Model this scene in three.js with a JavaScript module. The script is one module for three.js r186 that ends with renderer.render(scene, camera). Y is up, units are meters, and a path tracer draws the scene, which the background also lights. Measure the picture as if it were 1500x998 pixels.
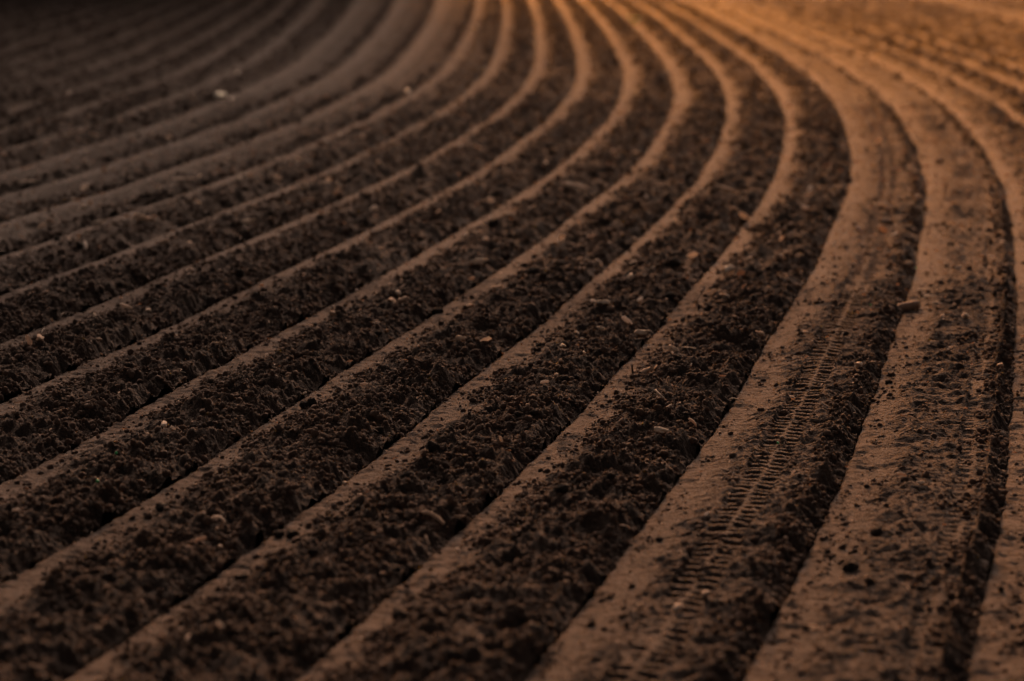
import * as THREE from 'three';
import { mergeGeometries, mergeVertices } from 'three/addons/utils/BufferGeometryUtils.js';

// ---------------------------------------------------------------- camera, sky, sun, exposure
const EYE = 2.656;
const scene = new THREE.Scene();
const camera = new THREE.PerspectiveCamera(13.56, 1500 / 998, 0.5, 2000);
camera.rotation.order = 'YXZ';
camera.position.set(0, EYE, 0);
camera.rotation.x = -0.14963;
camera.rotation.z = 0.01497;
camera.focus = 15.2;
camera.userData.fStop = 1.45;
scene.add(camera);

const SUN_AZ = -0.13, SUN_EL = 0.26;          // low evening sun straight ahead, a little left of the rows
const sunDir = new THREE.Vector3(Math.sin(SUN_AZ) * Math.cos(SUN_EL), Math.sin(SUN_EL), -Math.cos(SUN_AZ) * Math.cos(SUN_EL));
function makeSky() {
  const W = 256, H = 128, d = new Float32Array(W * H * 4), p = new THREE.Vector3();
  for (let j = 0; j < H; j++) for (let i = 0; i < W; i++) {
    const el = ((j + 0.5) / H - 0.5) * Math.PI, az = ((i + 0.5) / W - 0.5) * 2 * Math.PI;
    p.set(Math.cos(el) * Math.cos(az), Math.sin(el), Math.cos(el) * Math.sin(az));
    const up = Math.max(0, p.y), c = p.dot(sunDir);
    const glow = Math.exp(-(1 - c) * 14), low = Math.exp(-up * 4);
    const o = (j * W + i) * 4, g = 0.17;
    d[o] = g * (0.07 + 0.11 * low + 19 * glow);
    d[o + 1] = g * (0.062 + 0.07 * low + 12.5 * glow);
    d[o + 2] = g * (0.062 + 0.04 * low + 9.3 * glow);
    d[o + 3] = 1;
  }
  const t = new THREE.DataTexture(d, W, H, THREE.RGBAFormat, THREE.FloatType);
  t.mapping = THREE.EquirectangularReflectionMapping; t.magFilter = THREE.LinearFilter; t.needsUpdate = true;
  return t;
}
scene.background = makeSky();
scene.environment = scene.background;

const sun = new THREE.DirectionalLight(new THREE.Color().setRGB(1, 0.285, 0.0), 2.5);
sun.position.copy(sunDir).multiplyScalar(200).add(new THREE.Vector3(0, 0, -45));
sun.target.position.set(0, 0, -45);
sun.castShadow = true;
sun.shadow.radius = 30;
sun.shadow.mapSize.set(4096, 4096);
Object.assign(sun.shadow.camera, { left: -70, right: 70, top: 70, bottom: -70, near: 1, far: 420 });
scene.add(sun, sun.target);

const renderer = new THREE.WebGLRenderer({ antialias: true });
renderer.setSize(1024, 681);
renderer.toneMapping = THREE.LinearToneMapping;
renderer.toneMappingExposure = 5.1;
renderer.shadowMap.enabled = true;

// ---------------------------------------------------------------- small tools
let seed = 90211;
const rnd = () => { seed = (seed + 0x6D2B79F5) | 0; let t = Math.imul(seed ^ (seed >>> 15), 1 | seed); t = (t + Math.imul(t ^ (t >>> 7), 61 | t)) ^ t; return ((t ^ (t >>> 14)) >>> 0) / 4294967296; };
const R = (a, b) => a + (b - a) * rnd();
const clamp = (x, a, b) => x < a ? a : x > b ? b : x;
const lerp = (a, b, t) => a + (b - a) * t;
const sstep = (a, b, x) => { const t = clamp((x - a) / (b - a), 0, 1); return t * t * (3 - 2 * t); };
function hash(ix, iy, k) { let h = Math.imul(ix, 374761393) ^ Math.imul(iy, 668265263) ^ Math.imul(k, 2147483647 - 61); h = Math.imul(h ^ (h >>> 13), 1274126177); h ^= h >>> 16; h = Math.imul(h, 2246822519); return ((h ^ (h >>> 15)) >>> 0) / 4294967296; }
function noise(x, y, k = 0, per = 0) {              // value-gradient noise, -1..1, optionally periodic
  const ix = Math.floor(x), iy = Math.floor(y), fx = x - ix, fy = y - iy;
  const w = per ? (a) => ((a % per) + per) % per : (a) => a;
  const g = (a, b, dx, dy) => { const t = hash(w(a), w(b), k) * 6.2831853; return Math.cos(t) * dx + Math.sin(t) * dy; };
  const u = fx * fx * fx * (fx * (fx * 6 - 15) + 10), v = fy * fy * fy * (fy * (fy * 6 - 15) + 10);
  return 1.5 * lerp(lerp(g(ix, iy, fx, fy), g(ix + 1, iy, fx - 1, fy), u), lerp(g(ix, iy + 1, fx, fy - 1), g(ix + 1, iy + 1, fx - 1, fy - 1), u), v);
}
function domes(x, y, k = 0, share = 1, per = 0) {   // scattered half-round lumps, one to a cell, 0..1
  const ix = Math.floor(x), iy = Math.floor(y); let m = 0;
  for (let j = -1; j <= 1; j++) for (let i = -1; i <= 1; i++) {
    let a = ix + i, b = iy + j;
    if (per) { a = ((a % per) + per) % per; b = ((b % per) + per) % per; }
    if (hash(a, b, k + 7) > share) continue;
    const dx = x - (ix + i + hash(a, b, k)), dy = y - (iy + j + hash(a, b, k + 1));
    const r = 0.35 + 0.5 * hash(a, b, k + 2), q = 1 - (dx * dx + dy * dy) / (r * r);
    if (q > 0) { const h = r * Math.sqrt(q); if (h > m) m = h; }
  }
  return m;
}

// ---------------------------------------------------------------- the rows: parallel offsets of one gently winding line
const SP = 0.76;                                    // row spacing
const KS = [-20, -14, -8, -3, 2, 8, 15, 24, 36, 50, 70, 115].map((a) => a * SP);
const KT = [0.2175, 0.1796, 0.1746, 0.1600, 0.1476, 0.1099, 0.0873, 0.0435, 0.0082, 0.0039, -0.0091, -0.0196];
const S0 = -26, S1 = 86, NS = 2240, DS = (S1 - S0) / NS;
const CT = new Float64Array(NS + 1), CX = new Float64Array(NS + 1), CZ = new Float64Array(NS + 1);
{
  const raw = (s) => { if (s <= KS[0]) return KT[0]; for (let i = 1; i < KS.length; i++) if (s < KS[i]) return lerp(KT[i - 1], KT[i], (s - KS[i - 1]) / (KS[i] - KS[i - 1])); return KT[KT.length - 1]; };
  for (let i = 0; i <= NS; i++) { const s = S0 + i * DS; let a = 0; for (let j = -4; j <= 4; j++) a += raw(s + j * 0.45); CT[i] = a / 9; }
  for (let i = 1; i <= NS; i++) { const t = (CT[i] + CT[i - 1]) / 2; CX[i] = CX[i - 1] + Math.sin(t) * DS; CZ[i] = CZ[i - 1] + Math.cos(t) * DS; }
  const z = Math.round(-S0 / DS), ox = 1.7813 * SP - CX[z], oz = 33.5406 * SP - CZ[z];
  for (let i = 0; i <= NS; i++) { CX[i] += ox; CZ[i] += oz; }
}
function at(s, v) {                                 // along the rows s, across them v (to the right) -> [x ahead-right, distance ahead]
  const f = clamp((s - S0) / DS, 0, NS - 1e-6), i = f | 0, t = f - i, th = lerp(CT[i], CT[i + 1], t);
  return [lerp(CX[i], CX[i + 1], t) + v * Math.cos(th), lerp(CZ[i], CZ[i + 1], t) - v * Math.sin(th), th];
}
function toRow(x, z) {                              // the inverse
  let s = z - 33.54 * SP;
  for (let n = 0; n < 12; n++) { const [cx, cz, th] = at(s, 0); s += (x - cx) * Math.sin(th) + (z - cz) * Math.cos(th); }
  const [cx, cz, th] = at(s, 0);
  return [s, (x - cx) * Math.cos(th) - (z - cz) * Math.sin(th)];
}
const lineV = (k) => (4 - k) * SP;
// the pass beyond the wheel band (rows past 10) slowly draws away to the left with distance
const drift = (s, k) => k > 10 && s > 6 ? -1.75 * Math.pow((s - 6) / 54, 1.25) * Math.min(1, (k - 10) / 4) : 0;
const wander = (s, k) => drift(s, k) + 0.018 * noise(s * 0.45, k * 3.7, 11) + 0.008 * noise(s * 2.3, k * 5.1, 12);
const stripW = (s, k) => Math.max(0.05, 0.140 + (k > 4 ? 0.02 : 0) + (k > 13 ? 0.16 * hash(k, 3, 77) * hash(k, 4, 77) : 0) + 0.09 * sstep(4, 22, s) + 0.060 * noise(s * 0.7, k * 9.3, 13) + 0.050 * noise(s * 3.3, k * 7.9, 14) + 0.030 * noise(s * 15, k * 7.9, 17) - (packed(k) > 0.5 && k < 5 ? 0.04 : 0));
const packed = (k) => (k === 2 || k === 1 || k === 11 || k === 12 || k === 13 || k === -9 || k === -8) ? 1 : (k === 0 || k === 10) ? 0.5 : (k === 14 ? 0.3 : 0);
// wheel tracks: centre across the bed from the row's own line
const TRACKS = { 2: [0.40, 0.090, 0.9], 1: [0.60, 0.07, 0.35], 0: [0.34, 0.08, 0.4], 12: [0.36, 0.10, 0.6], 13: [0.42, 0.12, 0.6] };

const v5 = (k, q) => lineV(k) + q;
function lugs(s, k, q) {                            // depth of the tyre marks, 0..1
  const T = TRACKS[k]; if (!T) return 0;
  const c = T[0] + 0.025 * noise(s * 0.22, k, 31), d = q - c, a = Math.abs(d);
  if (a > T[1] + 0.012) return 0;
  const ph = (s + a * 0.22 + (d > 0 ? 0.048 : 0)) / 0.097, f = ph - Math.floor(ph);
  const bar = sstep(0.0, 0.18, f) * (1 - sstep(0.48, 0.66, f));
  const wear = sstep(-0.75, 0.0, noise(s * 0.7 + 3, k * 4 + d * 2, 32) + 0.4 * noise(s * 5, v5(k, q) * 9, 33)) * T[2];
  return bar * sstep(0.008, 0.02, a) * (1 - sstep(T[1] - 0.01, T[1] + 0.01, a)) * wear;
}
// height of the soil at row k, q metres right of that row's line; fine = level of detail
function height(s, k, q, fine) {
  const b = stripW(s, k), v = lineV(k) + q, P = packed(k);
  const roll = 0.012 * noise(s * 0.35, v * 0.5, 1) + 0.02 * noise(s * 0.06, v * 0.07, 2) - 0.035 * Math.exp(-Math.pow((s - 11.5 - 0.25 * v + 0.4 * noise(v * 0.4, 1, 8)) / 0.7, 2));
  const n1 = noise(s * 2.1, v * 2.6, 3), n2 = noise(s * 7, v * 7, 4), n3 = noise(s * 4.2, v * 4.6, 18);
  if (q < b) {
    const e = q / b;
    let h = roll - 0.004 - 0.022 * Math.exp(-q / 0.007) + 0.006 * e * e + 0.0025 * n2;
    if (fine > 0) h += 0.0046 * noise(s * 38, v * 24, 5) + 0.0075 * noise(s * 18, v * 7, 15) + 0.014 * domes(s / 0.05, v / 0.06, 300, 0.35) * sstep(-0.3, 0.5, noise(s * 1.1, v * 3, 16)) - 0.014 * domes(s / 0.055, v / 0.075, 310, 0.45) * sstep(-0.2, 0.4, noise(s * 1.9, v * 4, 23));
    return h;
  }
  const e = (q - b) / (SP - b);
  const shoulder = sstep(0, 0.34, e), fall = 1 - sstep(0.86 + 0.05 * n2 + 0.03 * n1, 1.0, e);
  const crest = lerp(0.017, k > 10 ? 0.010 : 0.024, P) * (1 + 0.45 * noise(s * 0.5, k * 2.3, 19));
  const rough = shoulder * (0.75 + 0.25 * fall) * lerp(1, 0.38 + 0.5 * sstep(0.66, 0.9, e), P);
  let h = roll + 0.003 + crest * shoulder * fall - (k > 10 && P > 0.5 ? 0.008 : 0.026) * (1 - fall) + (0.030 * n1 + 0.024 * n3 + 0.012 * n2) * rough;
  const r2 = (0.12 + rough) * (TRACKS[k] && Math.abs(q - TRACKS[k][0]) < TRACKS[k][1] ? 0.22 : 1);
  h += r2 * (0.042 * domes(s / 0.15, v / 0.15, 30, 0.28) + 0.040 * domes(s / 0.085, v / 0.085, 40, 0.40));
  h += r2 * 0.028 * domes(s / 0.042, v / 0.042, 60, 0.75);
  if (fine > 0) h += r2 * 0.016 * domes(s / 0.022, v / 0.022, 80, 0.9) + r2 * 0.004 * noise(s * 55, v * 55, 6);
  if (P > 0) {                                      // dents in the packed soil, and the tyre's own marks
    const T = TRACKS[k], inTrack = T ? 1 - sstep(T[1], T[1] + 0.03, Math.abs(q - T[0])) : 0;
    h -= P * (1 - inTrack) * shoulder * (0.034 * domes(s / 0.10, v / 0.12, 350, 0.45) + 0.026 * domes(s / 0.05, v / 0.06, 360, 0.5)) * sstep(-0.3, 0.5, noise(s * 1.6, v * 2.4, 58));
    h -= 0.028 * lugs(s, k, q);
  } else h -= rough * 0.035 * domes(s / 0.12, v / 0.12, 370, 0.25);
  return h;
}
const edgeV = (s, k) => lineV(k) + wander(s, k);
function rowAt(v, s) {                              // which row, and how far right of its line in row widths of SP
  let k = Math.ceil(4 - v / SP - 1e-9);
  while (edgeV(s, k) > v) k++;
  while (edgeV(s, k - 1) <= v) k--;
  const a = edgeV(s, k);
  return [k, clamp((v - a) / (edgeV(s, k - 1) - a), 0, 1) * SP];
}
function groundAt(x, z) { const [s, v] = toRow(x, z), [k, q] = rowAt(v, s); return [height(s, k, q, z < 20.5 ? 1 : 0), s, k, q]; }
function topAt(x, z, r) { let m = -1; for (let j = -1; j <= 1; j++) for (let i = -1; i <= 1; i++) m = Math.max(m, groundAt(x + i * r, z + j * r)[0]); return m; }
const inFrame = (x, z, m) => z > 8.6 && Math.abs(x) < z * 0.1815 + m;

// ---------------------------------------------------------------- textures: soil grain
function grainTexture(n, fn, srgb) {
  const d = new Uint8Array(n * n * 4);
  for (let j = 0; j < n; j++) for (let i = 0; i < n; i++) {
    const c = fn(i / n, j / n), o = (j * n + i) * 4;
    if (Array.isArray(c)) { d[o] = clamp(c[0], 0, 255); d[o + 1] = clamp(c[1], 0, 255); d[o + 2] = clamp(c[2], 0, 255); } else d[o] = d[o + 1] = d[o + 2] = clamp(c, 0, 255);
    d[o + 3] = 255;
  }
  const t = new THREE.DataTexture(d, n, n);
  t.wrapS = t.wrapT = THREE.RepeatWrapping; t.magFilter = THREE.LinearFilter; t.minFilter = THREE.LinearMipmapLinearFilter; t.generateMipmaps = true;
  if (srgb) t.colorSpace = THREE.SRGBColorSpace;
  t.needsUpdate = true;
  return t;
}
const crumbBump = grainTexture(768, (x, y) => 255 * clamp(0.55 * domes(x * 26, y * 26, 101, 0.8, 26) + 0.4 * domes(x * 61, y * 61, 121, 0.9, 61) + 0.12 * noise(x * 120, y * 120, 9, 120) + 0.1, 0, 1));
const crustBump = grainTexture(768, (x, y) => 255 * clamp(0.45 + 0.22 * noise(x * 24, y * 24, 20, 24) + 0.22 * noise(x * 60, y * 60, 21, 60) + 0.16 * noise(x * 130, y * 130, 22, 130) + 0.35 * domes(x * 34, y * 34, 141, 0.18, 34), 0, 1));
const mottle = (k, lo, hi, tint) => grainTexture(768, (x, y) => {
  const a = 0.5 + 0.30 * noise(x * 5, y * 5, k, 5) + 0.28 * noise(x * 19, y * 19, k + 1, 19) + 0.25 * noise(x * 70, y * 70, k + 2, 70) + 0.22 * noise(x * 190, y * 190, k + 3, 190);
  const v = lerp(lo, hi, clamp(a, 0, 1)), w = noise(x * 9, y * 9, k + 4, 9) * tint;
  return [v * (1 + w), v, v * (1 - w)];
}, true);
const looseMap = mottle(200, 120, 255, 0.03), crustMap = mottle(220, 165, 250, 0.02);
const soilMat = (name, map, bump, scale, extra = {}) => { const m = new THREE.MeshStandardMaterial({ vertexColors: true, map, bumpMap: bump, bumpScale: scale, roughness: 0.95, ...extra }); m.name = name; return m; };
const looseMat = soilMat('loose tilled soil', looseMap, crumbBump, 0.016);
const crustMat = soilMat('pressed dry soil', crustMap, crustBump, 0.009);
const LOOSE = [0.078, 0.0505, 0.0372], CRUST = [0.080, 0.0535, 0.0405];

// ---------------------------------------------------------------- the field: one bed and one pressed strip to each row
const field = new THREE.Group(); field.name = 'field';
field.userData = { kind: 'structure', label: 'dark tilled field of winding crop rows', category: 'field' };
scene.add(field);
function soilColour(s, k, q, b, out) {              // dry crust against moist crumbs: blotches of the soil itself
  const v = lineV(k) + q, P = packed(k);
  let m;
  if (q < b) m = (k > 14 ? (k % 4 === 2 ? 0.75 : 0.45) : k > 10 ? 2.4 : 0.70) + 0.22 * noise(s * 2.4, v * 7, 51) + 0.22 * noise(s * 13, v * 11, 52) + 0.16 * noise(s * 34, v * 28, 57);
  else {
    const e = (q - b) / (SP - b), blot = noise(s * 1.7, v * 3.1, 53) + 0.6 * noise(s * 6.5, v * 7.5, 54) + 0.35 * noise(s * 22, v * 22, 55);
    m = -0.5 + 1.6 * sstep(-0.3, 0.9, blot) + 0.22 * sstep(0.1, 0, e);
    if (P > 0) { const firm = (k > 5 ? 1 - 0.6 * sstep(0.8, 1, e) : 1 - sstep(0.70, 0.88, e + 0.07 * blot)) * P; m = lerp(m, (k > 5 ? 2.6 + 1.1 * noise(s * 0.22, v * 0.9, 59) : 0.64) + 0.30 * blot, firm); }
  }
  m = clamp(m, -0.6, 3.2);
  const w = 1 + 0.10 * noise(s * 0.5, v * 0.5, 56);
  for (let c = 0; c < 3; c++) out[c] = lerp(LOOSE[c], CRUST[c], m) * w;
}
const LEVELS = [[8.7, 20.5, 0.0145, 52, 12], [20.5, 40, 0.040, 26, 7], [40, 97, 0.085, 17, 5]];
let triangles = 0;
function buildStrip(k, bed) {
  const pos = [], col = [], uv = [], idx = [], c = [0, 0, 0];
  LEVELS.forEach(([z0, z1, ds0, nBed, nStrip], L) => {
    const near = k >= -1 && k <= 3 && bed && L === 0 && packed(k) > 0;
    const ds = near ? 0.0105 : ds0, n = bed ? nBed : nStrip;
    const vMid = lineV(k) + SP / 2;
    let sA = z0 - 33.54 * SP, sB = z1 - 33.54 * SP;
    for (let t = 0; t < 8; t++) { sA += (z0 - at(sA, vMid)[1]) * 0.9; sB += (z1 - at(sB, vMid)[1]) * 0.9; }
    sB = Math.min(sB, S1 - 0.5); sA = Math.max(sA, S0 + 0.2);
    const m = Math.ceil((sB - sA) / ds), margin = [0.6, 0.9, 1.4][L];
    const put = (s, j, lower) => {
      const b = stripW(s, k), q = bed ? lerp(b, SP, j / n) : lerp(0, b, Math.pow(j / n, 1.25));
      const v = lineV(k) + q + lerp(wander(s, k), wander(s, k - 1), q / SP);
      const p = at(s, v);
      pos.push(p[0], height(s, k, q, L === 0 ? 1 : 0) - lower, -p[1]);
      soilColour(s, k, q, b, c); col.push(c[0], c[1], c[2]);
      uv.push(v / 0.62 + k * 0.37, s / 0.62 + k * 0.21);
      return pos.length / 3 - 1;
    };
    let prev = null;
    for (let i = 0; i <= m; i++) {
      const s = sA + (sB - sA) * i / m, pm = at(s, vMid + drift(s, k));
      if (!inFrame(pm[0], pm[1], margin + SP / 2)) { prev = null; continue; }
      const rowV = []; for (let j = 0; j <= n; j++) rowV.push(put(s, j, (L > 0 && i === 0) ? 0.01 : 0));
      if (prev) for (let j = 0; j < n; j++) idx.push(prev[j], prev[j + 1], rowV[j], rowV[j], prev[j + 1], rowV[j + 1]);
      prev = rowV;
    }
  });
  if (!idx.length) return;
  const g = new THREE.BufferGeometry();
  g.setAttribute('position', new THREE.Float32BufferAttribute(pos, 3));
  g.setAttribute('color', new THREE.Float32BufferAttribute(col, 3));
  g.setAttribute('uv', new THREE.Float32BufferAttribute(uv, 2));
  g.setIndex(idx); g.computeVertexNormals();
  triangles += idx.length / 3;
  const o = new THREE.Mesh(g, bed ? looseMat : crustMat);
  o.name = bed ? 'soil_bed' : 'pressed_strip';
  if (bed && packed(k) > 0.5) o.userData.label = 'wheel-packed bed marked by tyre lugs';
  o.castShadow = o.receiveShadow = true;
  field.add(o);
}
for (let k = -19; k <= 29; k++) { buildStrip(k, true); buildStrip(k, false); }
console.log('field triangles', triangles);
// the rest of the land, out to the horizon
{
  const g = new THREE.PlaneGeometry(1600, 1600, 8, 8); g.rotateX(-Math.PI / 2);
  const m = new THREE.MeshStandardMaterial({ color: new THREE.Color().setRGB(0.075, 0.051, 0.038), roughness: 1 });
  const o = new THREE.Mesh(g, m); o.name = 'ground'; o.position.set(0, -0.13, -300); o.receiveShadow = true;
  o.userData = { kind: 'structure', label: 'bare brown land under and beyond the tilled rows', category: 'ground' };
  scene.add(o);
}

// ---------------------------------------------------------------- crumbs and clods
function lumpGeometry(detail, k, rough) {
  let g = mergeVertices(new THREE.IcosahedronGeometry(1, detail).deleteAttribute('normal').deleteAttribute('uv'), 1e-4);
  const p = g.attributes.position, v = new THREE.Vector3();
  for (let i = 0; i < p.count; i++) {
    v.fromBufferAttribute(p, i);
    const a = noise(v.x * 1.1 + k * 5.3, v.y * 1.1 + v.z * 0.9, 61 + k), b = noise(v.x * 2.7 + v.z * 2.1 + k, v.y * 2.7 - v.z * 1.7, 71 + k), c = noise(v.x * 6 + v.z * 4, v.y * 6 - v.z * 5, 81 + k);
    v.multiplyScalar(1 + rough * (0.30 * a + 0.24 * b + 0.12 * c));
    p.setXYZ(i, v.x, v.y, v.z);
  }
  g.computeVertexNormals();
  const uv = []; for (let i = 0; i < p.count; i++) uv.push(p.getX(i) * 0.2 + p.getY(i) * 0.1, p.getZ(i) * 0.2 + p.getY(i) * 0.07);
  g.setAttribute('uv', new THREE.Float32BufferAttribute(uv, 2));
  return g;
}
const crumbMat = new THREE.MeshStandardMaterial({ color: 0xffffff, roughness: 0.95 }); crumbMat.name = 'soil crumb';
const dummy = new THREE.Object3D(), tint = new THREE.Color();
const bins = [[8.9, 13, 80000, 0.003, 0.020], [13, 18, 110000, 0.003, 0.020], [18, 26, 110000, 0.004, 0.024], [26, 45, 80000, 0.007, 0.032], [45, 90, 150000, 0.011, 0.038]];
{
  const per = [[], [], [], []];
  for (const [z0, z1, count, r0, r1] of bins) for (let n = 0; n < count; n++) {
    const z = Math.sqrt(R(z0 * z0, z1 * z1)), x = R(-1, 1) * (z * 0.1815 + 0.5);
    const [s, v] = toRow(x, z), [k, q] = rowAt(v, s), b = stripW(s, k), P = packed(k);
    let keep = q < b ? (0.09 + 0.8 * Math.pow(q / b, 2.6)) * (k > 10 && k < 14 ? 0.2 : 1) : lerp(1, k > 10 ? 0.05 : 0.13, P * (1 - sstep(0.72, 0.88, q / SP)));
    keep *= 0.12 + 0.88 * sstep(-0.35, 0.35, noise(s * 2.2, v * 2.8, 91));
    if (rnd() > keep) continue;
    const r = r0 * Math.pow(r1 / r0, Math.pow(rnd(), 2.6)) * (q < b ? 0.75 : 1);
    const h = height(s, k, q, z < 20.5 ? 1 : 0);
    const flat = q < b || (P > 0.4 && q < 0.5);
    per[(rnd() * 4) | 0].push([x, h + r * (flat ? R(-0.35, 0.2) : R(0.05, 0.55)), z, r, flat]);
  }
  const crumbs = new THREE.Group(); crumbs.name = 'soil_crumbs';
  crumbs.userData = { kind: 'stuff', label: 'countless small dark crumbs of loose soil over the beds', category: 'soil crumbs' };
  per.forEach((list, i) => {
    const m = new THREE.InstancedMesh(lumpGeometry(1, i, 1.1), crumbMat, list.length);
    m.name = 'crumbs'; m.userData.kind = 'stuff';
    list.forEach(([x, y, z, r, onStrip], j) => {
      dummy.position.set(x, y, -z); dummy.rotation.set(R(0, 6.28), R(0, 6.28), R(0, 6.28));
      dummy.scale.set(r * R(0.8, 1.3), r * R(0.6, 1), r * R(0.8, 1.3)); dummy.updateMatrix(); m.setMatrixAt(j, dummy.matrix);
      const dry = Math.pow(rnd(), 2.4) * 0.9 + (onStrip ? 0.6 : 0), w = R(0.7, 1.25);
      tint.setRGB(lerp(LOOSE[0], CRUST[0], dry) * w, lerp(LOOSE[1], CRUST[1], dry) * w, lerp(LOOSE[2], CRUST[2], dry) * w); m.setColorAt(j, tint);
    });
    m.castShadow = m.receiveShadow = true;
    crumbs.add(m);
  });
  scene.add(crumbs);
  console.log('crumbs', per.map((l) => l.length).join(' '));
}

const taken = {};
const numbered = (n) => { taken[n] = (taken[n] ?? -1) + 1; return taken[n] ? `${n}_${String(taken[n]).padStart(3, '0')}` : n; };
function thing(o, name, label, category, group) {
  o.name = numbered(name); o.userData = { label, category }; if (group) o.userData.group = group;
  o.traverse((c) => { if (c.isMesh) c.castShadow = c.receiveShadow = true; });
  scene.add(o); return o;
}
const mat = (name, r, g, b, extra = {}) => { const m = new THREE.MeshStandardMaterial({ color: new THREE.Color().setRGB(r, g, b), roughness: 0.85, ...extra }); m.name = name; return m; };
const clodMats = [mat('moist clod', 0.052, 0.034, 0.025, { map: looseMap, bumpMap: crumbBump, bumpScale: 0.008, roughness: 0.95 }), mat('drier clod', 0.085, 0.058, 0.043, { map: looseMap, bumpMap: crumbBump, bumpScale: 0.008, roughness: 0.95 })];
const clodGeos = Array.from({ length: 7 }, (_, i) => lumpGeometry(3, 10 + i, 1.0));
function clod(x, z, r, sink, m, label, group, gi) {
  const [h] = groundAt(x, z), o = new THREE.Mesh(clodGeos[gi ?? (rnd() * 7) | 0], clodMats[m]);
  o.scale.set(r * R(0.9, 1.25), r * R(0.7, 0.95), r * R(0.9, 1.2)); o.rotation.y = R(0, 6.28);
  o.position.set(x, h + r * sink, -z);
  return thing(o, 'soil_clod', label, 'clod', group);
}

// ---------------------------------------------------------------- plant residue
const strawMats = [mat('bleached straw', 0.74, 0.61, 0.48), mat('tan husk', 0.58, 0.42, 0.30), mat('grey-brown stem', 0.36, 0.26, 0.19)];
function flakeGeometry(k, len, wid, curl, thick) {   // a curved scrap of husk with thickness and a ragged outline
  const n = 10, m = 4, top = [], tri = [];
  for (let i = 0; i <= n; i++) for (let j = 0; j <= m; j++) {
    const t = i / n * 2 - 1, u = j / m * 2 - 1;
    const w = wid * Math.sqrt(Math.max(0.05, 1 - Math.pow(Math.abs(t), 2.6))) * (1 + 0.25 * noise(t * 3, k, 401 + k)) * (1 + 0.1 * u * noise(t * 5, u, 411 + k));
    const a = t * curl, x = curl > 0.01 ? len * Math.sin(a) / curl : len * t, y = curl > 0.01 ? len * (Math.cos(a) - 1) / curl : 0;
    top.push([x, y + len * Math.min(1, curl) * 0.3 + wid * 0.45 * (1 - u * u) * 0.6 + 0.04 * len * noise(t * 2, u * 2, 421 + k), u * w]);
  }
  const pos = [...top.flat(), ...top.map(([x, y, z]) => [x, y - thick, z]).flat()], N = top.length;
  const id = (i, j) => i * (m + 1) + j;
  for (let i = 0; i < n; i++) for (let j = 0; j < m; j++) {
    const a = id(i, j), b = id(i + 1, j), c = id(i + 1, j + 1), d = id(i, j + 1);
    tri.push(a, d, b, b, d, c, a + N, b + N, d + N, b + N, c + N, d + N);
  }
  const rim = []; for (let i = 0; i < n; i++) rim.push([id(i, 0), id(i + 1, 0)], [id(i + 1, m), id(i, m)]);
  for (let j = 0; j < m; j++) rim.push([id(0, j + 1), id(0, j)], [id(n, j), id(n, j + 1)]);
  for (const [a, b] of rim) tri.push(a, b, a + N, b, b + N, a + N);
  const g = new THREE.BufferGeometry(); g.setAttribute('position', new THREE.Float32BufferAttribute(pos, 3)); g.setIndex(tri); g.computeVertexNormals();
  return g;
}
function stemGeometry(points, r, taper = 0.6, sides = 7) {   // a bent stem, thinner towards its end, closed at both
  const c = new THREE.CatmullRomCurve3(points.map((p) => new THREE.Vector3(...p))), n = points.length * 5;
  const g = new THREE.TubeGeometry(c, n, r, sides, false), p = g.attributes.position, v = new THREE.Vector3(), o = new THREE.Vector3();
  for (let i = 0; i <= n; i++) { c.getPointAt(i / n, o); const f = lerp(1, taper, i / n) * (1 + 0.12 * noise(i * 0.6, r * 900, 431)) * (i === 0 || i === n ? 0.15 : 1); for (let j = 0; j <= sides; j++) { const a = i * (sides + 1) + j; v.fromBufferAttribute(p, a).sub(o).multiplyScalar(f).add(o); p.setXYZ(a, v.x, v.y, v.z); } }
  g.computeVertexNormals(); return g;
}
const flakeGeos = Array.from({ length: 6 }, (_, i) => flakeGeometry(i, 1, R(0.28, 0.55), [0.15, 0.4, 0.8, 0.1, 0.6, 1.1][i], 0.07));
const chipGeos = Array.from({ length: 4 }, (_, i) => { const g = lumpGeometry(2, 30 + i, 1.5); g.scale(1, 0.5, 0.75); return g; });
const strawGeos = Array.from({ length: 6 }, (_, i) => { const a = R(-0.3, 0.3), b = R(-0.3, 0.3); return stemGeometry([[-1, 0, 0], [-0.4, 0.06 + 0.1 * rnd(), a], [0.3, 0.05 + 0.12 * rnd(), b], [1, 0, a * 0.3]], 0.045); });
const husk = (name, r, g, b) => { const m = new THREE.MeshPhysicalMaterial({ color: new THREE.Color().setRGB(r, g, b), roughness: 1, transmission: 0.40, thickness: 0 }); m.name = name; return m; };
const huskMats = [husk('bleached dry husk', 0.84, 0.76, 0.67), husk('tan dry husk', 0.70, 0.57, 0.45), husk('grey-brown dry husk', 0.50, 0.39, 0.31)];
function lay(geo, m, x, z, size, lift, name, label, category, group, yaw, tilt = 0.25) {
  const reach = typeof size === 'number' ? 0.012 : Math.max(0.012, size[0] * 0.7), h = topAt(x, z, reach), o = new THREE.Mesh(geo, m);
  if (typeof size === 'number') o.scale.setScalar(size); else o.scale.set(...size);
  o.rotation.set(R(-tilt, tilt), yaw ?? R(0, 6.28), R(-tilt, tilt), 'YXZ');
  o.position.set(x, h + lift, -z);
  return thing(o, name, label, category, group);
}

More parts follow.
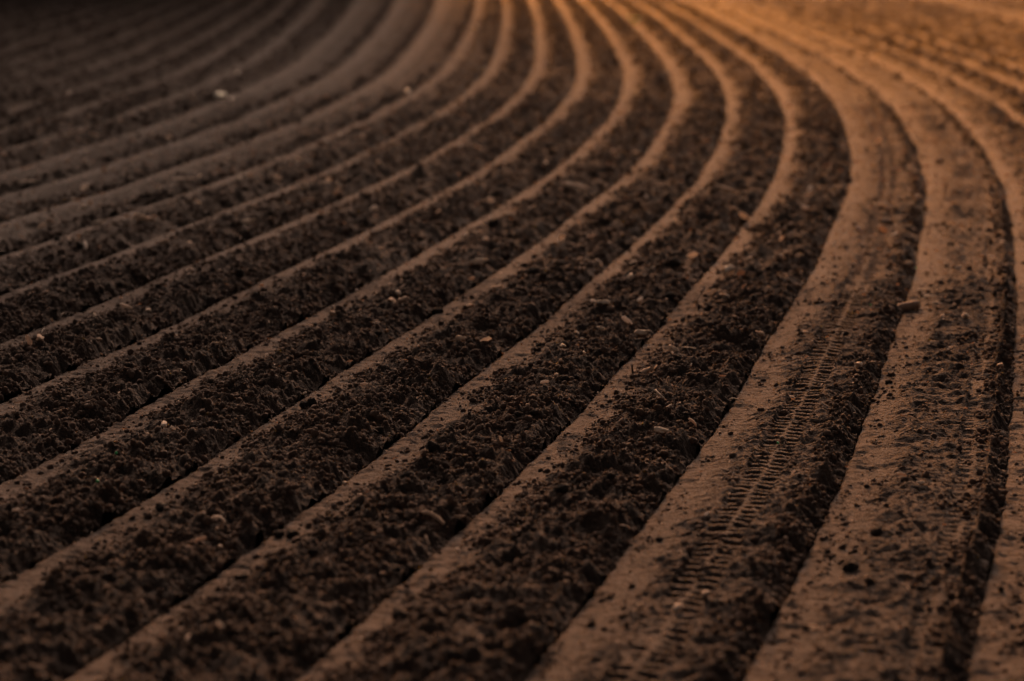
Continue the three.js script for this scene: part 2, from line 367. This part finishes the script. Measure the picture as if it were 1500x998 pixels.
// the things one can point at, where they lie: [what, metres right, metres ahead]
const L = (x, z, r, sink, m, label, gi) => clod(x, z, r, sink, m, label, undefined, gi);
{
  const big = clod(-1.10, 15.05, 0.030, 0.6, 0, 'black double-lobed clod sitting alone on a pale pressed strip', undefined, 2);
  const lobe = new THREE.Mesh(clodGeos[4], clodMats[0]); lobe.name = 'lobe'; lobe.scale.set(0.85, 1.25, 0.9); lobe.position.set(1.25, 0.35, 0.1); lobe.castShadow = lobe.receiveShadow = true; big.add(lobe);
}
L(0.90, 15.20, 0.017, 0.6, 0, 'small round black clod beside the curled root');
L(-1.52, 12.33, 0.030, 0.5, 0, 'dark upright clod at the shoulder of a strip, above the husk arch');
L(0.00, 11.36, 0.034, 0.45, 0, 'dark rounded clod at the edge of a pale strip, below the thick stick');
L(1.58, 12.05, 0.028, 0.2, 0, 'dark clod pressed into the smooth bed between two tyre-marked rows');
for (const [x, z, r] of [[-1.16, 13.20, 0.030], [-0.92, 11.91, 0.026], [-0.98, 11.94, 0.022], [0.54, 15.45, 0.016], [-0.50, 18.86, 0.034], [0.88, 21.15, 0.026], [0.35, 13.15, 0.026], [-1.78, 14.81, 0.02], [-0.26, 20.89, 0.022], [-0.41, 10.54, 0.028], [1.39, 11.40, 0.028]])
  clod(x, z, r, 0.45, 0, 'dark lump of earth standing above the crumbs of a rough bed', 'dark clods on the beds');
{
  let n = 0, tries = 0;
  while (n < 250 && tries++ < 20000) {
    const far = n > 150, z = far ? R(20, 34) : Math.sqrt(R(81, 420)), x = R(-1, 1) * z * 0.178;
    const [s, v] = toRow(x, z), [k, q] = rowAt(v, s);
    const onStrip = q < 0.17;
    if (onStrip && rnd() > 0.25) continue;
    if (packed(k) > 0.5 && rnd() > 0.35) continue;
    if (noise(s * 1.3, v * 1.6, 95) < R(-0.5, 0.3)) continue;
    const r = (far ? 0.022 : 0.015) * Math.pow(2.3, Math.pow(rnd(), 1.6)) * (onStrip ? 0.7 : 1);
    if (onStrip) clod(x, z, r, 0.55, 0, 'small dark clod rolled onto a smooth pale strip', 'clods on the pale strips');
    else if (packed(k) > 0.5) clod(x, z, r, 0.0, 1, 'brown clod on the wheel-packed bed', 'clods on the packed beds');
    else {
      const dry = rnd() < 0.25 ? 1 : 0, size = r > (far ? 0.034 : 0.023) ? 'large' : 'small', tone = dry ? 'lighter brown' : 'blackish brown';
      clod(x, z, r, 0.35, dry, `${size} ${tone} lump of earth standing above the crumbs of a rough bed`, `${size} ${tone} clods on the beds`);
    }
    n++;
  }
}
// residue with a look of its own
const G = (pts, r, taper, sides) => stemGeometry(pts, r, taper, sides);
lay(G([[0.012, 0.002, -0.05], [-0.012, 0.02, -0.04], [-0.018, 0.03, 0.0], [-0.008, 0.02, 0.035], [0.014, 0.004, 0.055]], 0.0042, 0.8), strawMats[0], 0.80, 15.20, 1.25, 0.004, 'curled_root', 'pale curled root shaped like a letter C on the crumbs', 'root', undefined, 0.1, 0.05);
lay(G([[0, -0.01, 0], [0.002, 0.02, 0], [-0.004, 0.042, 0.002], [0.008, 0.052, 0.002]], 0.006, 1.1), strawMats[1], 0.875, 15.75, 1, 0, 'stem_stub', 'short hooked stem stub sticking up behind the curled root', 'stem', undefined, 0.2, 0.05);
lay(G([[-0.07, 0.012, 0], [-0.02, 0.02, 0.006], [0.03, 0.012, 0.0], [0.075, 0.0, -0.004]], 0.003), strawMats[0], 1.24, 15.50, 1, 0.006, 'straw_piece', 'single bright straw lying across the dark edge of a bed', 'straw', undefined, -1.0, 0.1);
lay(flakeGeos[0], strawMats[0], 1.06, 16.95, [0.045, 0.03, 0.02], 0.008, 'husk_flake', 'pale flat husk scrap lying above the curled root', 'husk', undefined, 0.05, 0.1);
{
  const [h] = groundAt(0.72, 16.3), o = new THREE.Group();                       // forked dark bark shard
  const a = new THREE.Mesh(flakeGeometry(8, 0.055, 0.022, 0.2, 0.006), strawMats[2]); a.name = 'long_arm'; a.position.set(0.04, 0.02, 0); a.rotation.set(0.4, 0.1, 0.55);
  const b = new THREE.Mesh(flakeGeometry(9, 0.034, 0.016, 0.15, 0.006), clodMats[0]); b.name = 'short_arm'; b.position.set(-0.022, 0.026, 0.004); b.rotation.set(0.3, 0, 1.75);
  o.add(a, b); o.position.set(0.72, h, -16.3); thing(o, 'bark_shard', 'dark forked shard of bark at the edge of a pale strip', 'bark');
}
{
  const [h] = groundAt(2.69, 19.25), o = new THREE.Group();                      // broken stalk with a bright cut end
  const body = new THREE.Mesh(G([[-0.095, -0.028, 0.03], [-0.06, 0.006, 0.014], [0, 0.016, 0], [0.062, 0.028, -0.012]], 0.030, 1.05, 14), mat('weathered stalk', 0.34, 0.21, 0.14, { roughness: 0.7 })); body.name = 'stalk';
  const cut = new THREE.Mesh(new THREE.CylinderGeometry(0.027, 0.030, 0.012, 16), mat('fresh cut pith', 0.72, 0.55, 0.38)); cut.name = 'cut_end'; cut.rotation.z = -Math.PI / 2 + 0.25; cut.rotation.y = 0.35; cut.position.set(0.062, 0.028, -0.012);
  o.add(body, cut); o.position.set(2.69, h + 0.012, -19.25); thing(o, 'stalk_piece', 'thick broken stalk with bright cut end beside a dark row edge', 'stalk');
}
for (const [x, z, w] of [[2.88, 19.33, 0.05], [2.90, 19.75, 0.055], [2.90, 20.11, 0.06]]) lay(flakeGeos[(rnd() * 6) | 0], strawMats[0], x, z, [w, w * 0.7, w * 0.7], 0.010, 'husk_flake', 'bleached husk scrap next to the thick broken stalk', 'husk', 'husk scraps by the broken stalk', R(-0.3, 0.3), 0.1);
lay(flakeGeometry(12, 0.034, 0.011, 1.25, 0.003), huskMats[0], -1.35, 16.10, 1, 0.010, 'husk_arch', 'small pale arched husk beside a thin twig on the rough bed', 'husk', undefined, 0.3, 0.05);
lay(G([[-0.05, 0.03, 0], [0, 0.026, 0.006], [0.05, 0.0, 0.01]], 0.004), strawMats[2], -1.29, 16.25, 1, 0.01, 'twig', 'thin brown twig beside the small arched husk', 'twig', undefined, -0.35, 0.05);
lay(flakeGeometry(13, 0.046, 0.018, 1.3, 0.003), huskMats[1], -1.24, 11.90, 1.05, 0.012, 'husk_arch', 'large curled husk arching over a dark hollow', 'husk', undefined, -0.2, 0.05);
lay(chipGeos[1], strawMats[0], -1.19, 11.56, 0.011, 0.006, 'pebble', 'single pale pebble just below the large curled husk', 'pebble');
lay(G([[-0.055, 0.03, -0.01], [-0.02, 0.036, 0], [0.03, 0.018, 0.004], [0.065, -0.004, 0.01]], 0.0095, 0.75, 10), strawMats[1], -0.33, 12.02, 1, 0.008, 'stick', 'thick tan stick pointing down to the edge of a pale strip', 'stick', undefined, -0.5, 0.05);
lay(G([[0, 0.03, -0.02], [0.004, 0.012, 0.01], [0.01, -0.004, 0.03]], 0.0055, 0.7), strawMats[1], -0.345, 11.66, 1, 0.006, 'twig', 'short tan twig lying below the thick stick', 'twig', undefined, 0.2, 0.05);
for (const [x, z, w] of [[0.57, 26.67, 0.15], [-0.82, 26.78, 0.07], [-3.12, 26.89, 0.10], [1.98, 26.82, 0.10], [1.36, 26.86, 0.06], [-4.57, 26.8, 0.09]])
  lay(flakeGeos[[0, 3][(rnd() * 2) | 0]], huskMats[1], x, z, [w, w * 0.6, w * 0.7], 0.02, 'husk_slab', w > 0.14 ? 'longest pale slab of husk lying across a rough bed' : 'broad pale slab of husk in the line of slabs across the rows', 'husk', w > 0.14 ? undefined : 'husk slabs across the rows', R(-0.12, 0.12), 0.3);
{
  const m = new THREE.InstancedMesh(flakeGeos[1], husk('residue fleck', 0.70, 0.53, 0.39), 6000); m.name = 'residue_flecks';
  m.userData = { kind: 'stuff', label: 'tiny pale flecks of chopped crop residue strewn over the beds', category: 'residue' };
  for (let j = 0; j < 6000; j++) {
    const z = Math.sqrt(R(9 * 9, 40 * 40)), x = R(-1, 1) * (z * 0.1815 + 0.5), h = topAt(x, z, 0.006), w = R(0.004, 0.010) * clamp(z / 15, 0.8, 2);
    dummy.position.set(x, h + w * 0.5, -z); dummy.rotation.set(R(-1.1, 1.1), R(0, 6.28), R(-0.6, 0.6), 'YXZ'); dummy.scale.set(w * R(0.8, 2), w, w * R(1, 2)); dummy.updateMatrix(); m.setMatrixAt(j, dummy.matrix);
  }
  m.castShadow = m.receiveShadow = true; scene.add(m);
}
const greenMat = husk('green leaf', 0.42, 0.62, 0.22);
const glint = (name, r, g, b) => mat(name, r, g, b, { roughness: 0.28, metalness: 0.9 });
const glassMat = glint('bright scrap', 0.92, 0.90, 0.76), dullGlass = glint('dull bright scrap', 0.62, 0.56, 0.50);
lay(chipGeos[0], glassMat, -4.03, 39.11, [0.075, 0.085, 0.065], 0.07, 'shiny_scrap', 'brightest white glinting scrap on the wheel-packed soil', 'scrap', undefined, 0.3, 0.1);
for (const [x, z, w] of [[-4.28, 44.16, 0.040], [-6.16, 39.63, 0.030], [-1.55, 41.16, 0.036], [-0.91, 64.08, 0.050], [-3.88, 39.0, 0.040]]) lay(chipGeos[1], dullGlass, x, z, [w, w, w], w * 0.9, 'shiny_scrap', 'small dull glinting scrap on the far rows', 'scrap', 'glinting scraps on the far rows', R(0, 6.28), 0.2);
{
  const [h] = groundAt(2.84, 69.4), o = new THREE.Group();
  for (let i = 0; i < 5; i++) { const f = new THREE.Mesh(flakeGeos[i], greenMat); f.name = 'leaf'; f.scale.set(0.16, 0.10, 0.09); f.position.set(0.07 * Math.cos(i * 1.26), 0.07, 0.07 * Math.sin(i * 1.26)); f.rotation.set(0, -i * 1.26, 0.5, 'YXZ'); o.add(f); }
  o.position.set(2.84, h, -69.4); thing(o, 'weed', 'small pale green weed on a far pressed strip', 'weed');
}
// green coated seeds
const seedGeo = new THREE.SphereGeometry(1, 14, 10); { const p = seedGeo.attributes.position; for (let i = 0; i < p.count; i++) { const y = p.getY(i); p.setXYZ(i, p.getX(i) * (1 - 0.25 * y), y * 1.05, p.getZ(i) * 0.8 * (1 - 0.2 * y)); } seedGeo.computeVertexNormals(); }
const seedMat = mat('green seed coat', 0.05, 0.55, 0.17, { roughness: 0.35 });
for (const [x, z] of [[-1.87, 13.36], [-1.85, 12.61], [0.97, 10.68], [1.34, 14.12], [2.41, 19.11], [3.05, 21.54]]) lay(seedGeo, seedMat, x, z, 0.0075, 0.010, 'coated_seed', 'tiny bright green coated seed lying on the soil', 'seed', 'green coated seeds', undefined, 0.8);
// scattered scraps of last year's crop
const chips = [[-1.13, 15.45], [-2.81, 16.97], [0.39, 16.94], [0.43, 16.79], [0.64, 21.12], [0.62, 22.8], [-0.22, 22.09], [1.22, 21.36], [-0.74, 19.17], [-2.23, 24.63], [2.59, 25.38], [1.65, 21.2], [1.59, 20.99], [1.6, 22.88], [2.88, 21.9], [2.85, 21.27], [-0.26, 20.85], [2.05, 17.6], [0.25, 15.76], [-0.55, 15.92], [-0.25, 9.99], [-1.27, 10.43], [-1.2, 12.42], [0.83, 16.29], [-1.48, 20.83], [1.16, 11.76], [1.83, 13.19], [1.43, 11.16], [0.56, 14.41], [-0.36, 9.66], [-0.68, 25.2], [-0.3, 20.3], [-1.78, 27.24]];
const pebbles = [[-1.98, 17.56], [-2.33, 14.56], [-2.10, 15.71], [1.85, 15.91]];
const straws = [[1.41, 18.9], [0.11, 14.28], [-0.04, 13.8], [-0.82, 13.74], [-1.4, 15.06]];
for (let i = 0; i < 330; i++) { const z = i < 60 ? R(9.5, 19) : Math.sqrt(R(16 * 16, 33 * 33)), x = R(-1, 1) * z * 0.178; const [s, v] = toRow(x, z), [k, q] = rowAt(v, s); if (q < 0.16 && rnd() < 0.85) continue; chips.push([x, z]); }
for (let i = 0; i < 60; i++) { const z = Math.sqrt(R(100, 500)); straws.push([R(-1, 1) * z * 0.178, z]); }
for (let i = 0; i < 45; i++) { const z = Math.sqrt(R(100, 600)); pebbles.push([R(-1, 1) * z * 0.178, z]); }
chips.length = Math.min(chips.length, 298);
for (const [x, z] of chips) { const f = rnd() < 0.55, t = (Math.pow(rnd(), 1.4) * 3) | 0, tone = ['bleached white', 'tan', 'grey-brown'][t], kind = f ? 'thin curved flake' : 'chunky chip', w = 0.012 * Math.pow(2.7, rnd()) * clamp(z / 15, 0.8, 1.6); lay(f ? flakeGeos[(rnd() * 6) | 0] : chipGeos[(rnd() * 4) | 0], f ? huskMats[t] : strawMats[t], x, z, f ? [w * R(0.8, 1.4), w, w * R(0.9, 1.8)] : [w * R(0.8, 1.5), w, w * R(0.6, 1)], w * (f ? 0.6 : 0.4), 'residue_chip', `${tone} ${kind} of dry crop residue among the crumbs`, 'chip', `${tone} ${f ? 'flakes' : 'chips'}`, undefined, f ? 0.95 : 0.4); }
for (const [x, z] of pebbles) { const w = R(0.008, 0.017); lay(chipGeos[(rnd() * 4) | 0], strawMats[2], x, z, w, w * 0.35, 'pebble', 'small rounded tan pebble bedded in the soil', 'pebble', 'tan pebbles'); }
for (const [x, z] of straws) { const t = (rnd() * 3) | 0, tone = ['bleached', 'tan', 'grey-brown'][t]; lay(strawGeos[(rnd() * 6) | 0], strawMats[t], x, z, R(0.025, 0.06), 0.010, 'straw_piece', `thin ${tone} bit of straw lying on the soil`, 'straw', `${tone} straw bits`); }

// ---------------------------------------------------------------- the belt of trees beyond the field's end, whose long shade covers most of the rows
{
  const belt = new THREE.Group(); belt.name = 'treeline';
  belt.userData = { kind: 'stuff', label: 'dense belt of tall leafy trees at the far end of the field', category: 'trees' };
  const leaf = flakeGeometry(20, 0.55, 0.34, 0.5, 0.03), spots = [], trunks = [];
  for (let i = 0; i < 34; i++) {
    const x = -3.8 - i * 2.1 + R(-0.7, 0.7), z = 101 + R(0, 8), H = R(33, 38) * (i < 2 ? 0.92 : 1), cr = R(2.3, 3.2);
    trunks.push(new THREE.CylinderGeometry(0.12, 0.36, H * 0.8, 8).translate(x, H * 0.4 - 0.1, -z));
    for (let n = 0; n < (i < 8 ? 450 + 270 * i : 2600); n++) {
      const t = Math.pow(rnd(), 0.85), a = R(0, 6.28), rr = cr * Math.sqrt(rnd()) * (0.35 + 1.1 * Math.sqrt(Math.max(0, Math.sin(Math.PI * (0.1 + 0.88 * t))))) * (0.8 + 0.4 * noise(a * 1.2 + i, t * 6, 501));
      spots.push([x + rr * Math.cos(a) * 0.8, 0.3 + t * H, -(z + rr * Math.sin(a))]);
    }
  }
  const m = new THREE.InstancedMesh(leaf, mat('leaves', 0.05, 0.075, 0.025), spots.length); m.name = 'leaves'; m.userData.kind = 'stuff';
  spots.forEach((p, j) => { dummy.position.set(...p); dummy.rotation.set(R(0, 6.28), R(0, 6.28), R(0, 6.28)); dummy.scale.setScalar(R(0.7, 1.3)); dummy.updateMatrix(); m.setMatrixAt(j, dummy.matrix); });
  m.castShadow = m.receiveShadow = true;
  const w = new THREE.Mesh(mergeGeometries(trunks), mat('bark', 0.09, 0.07, 0.055)); w.name = 'trunks'; w.userData.kind = 'stuff'; w.castShadow = w.receiveShadow = true;
  belt.add(m, w); scene.add(belt);
}
renderer.render(scene, camera);
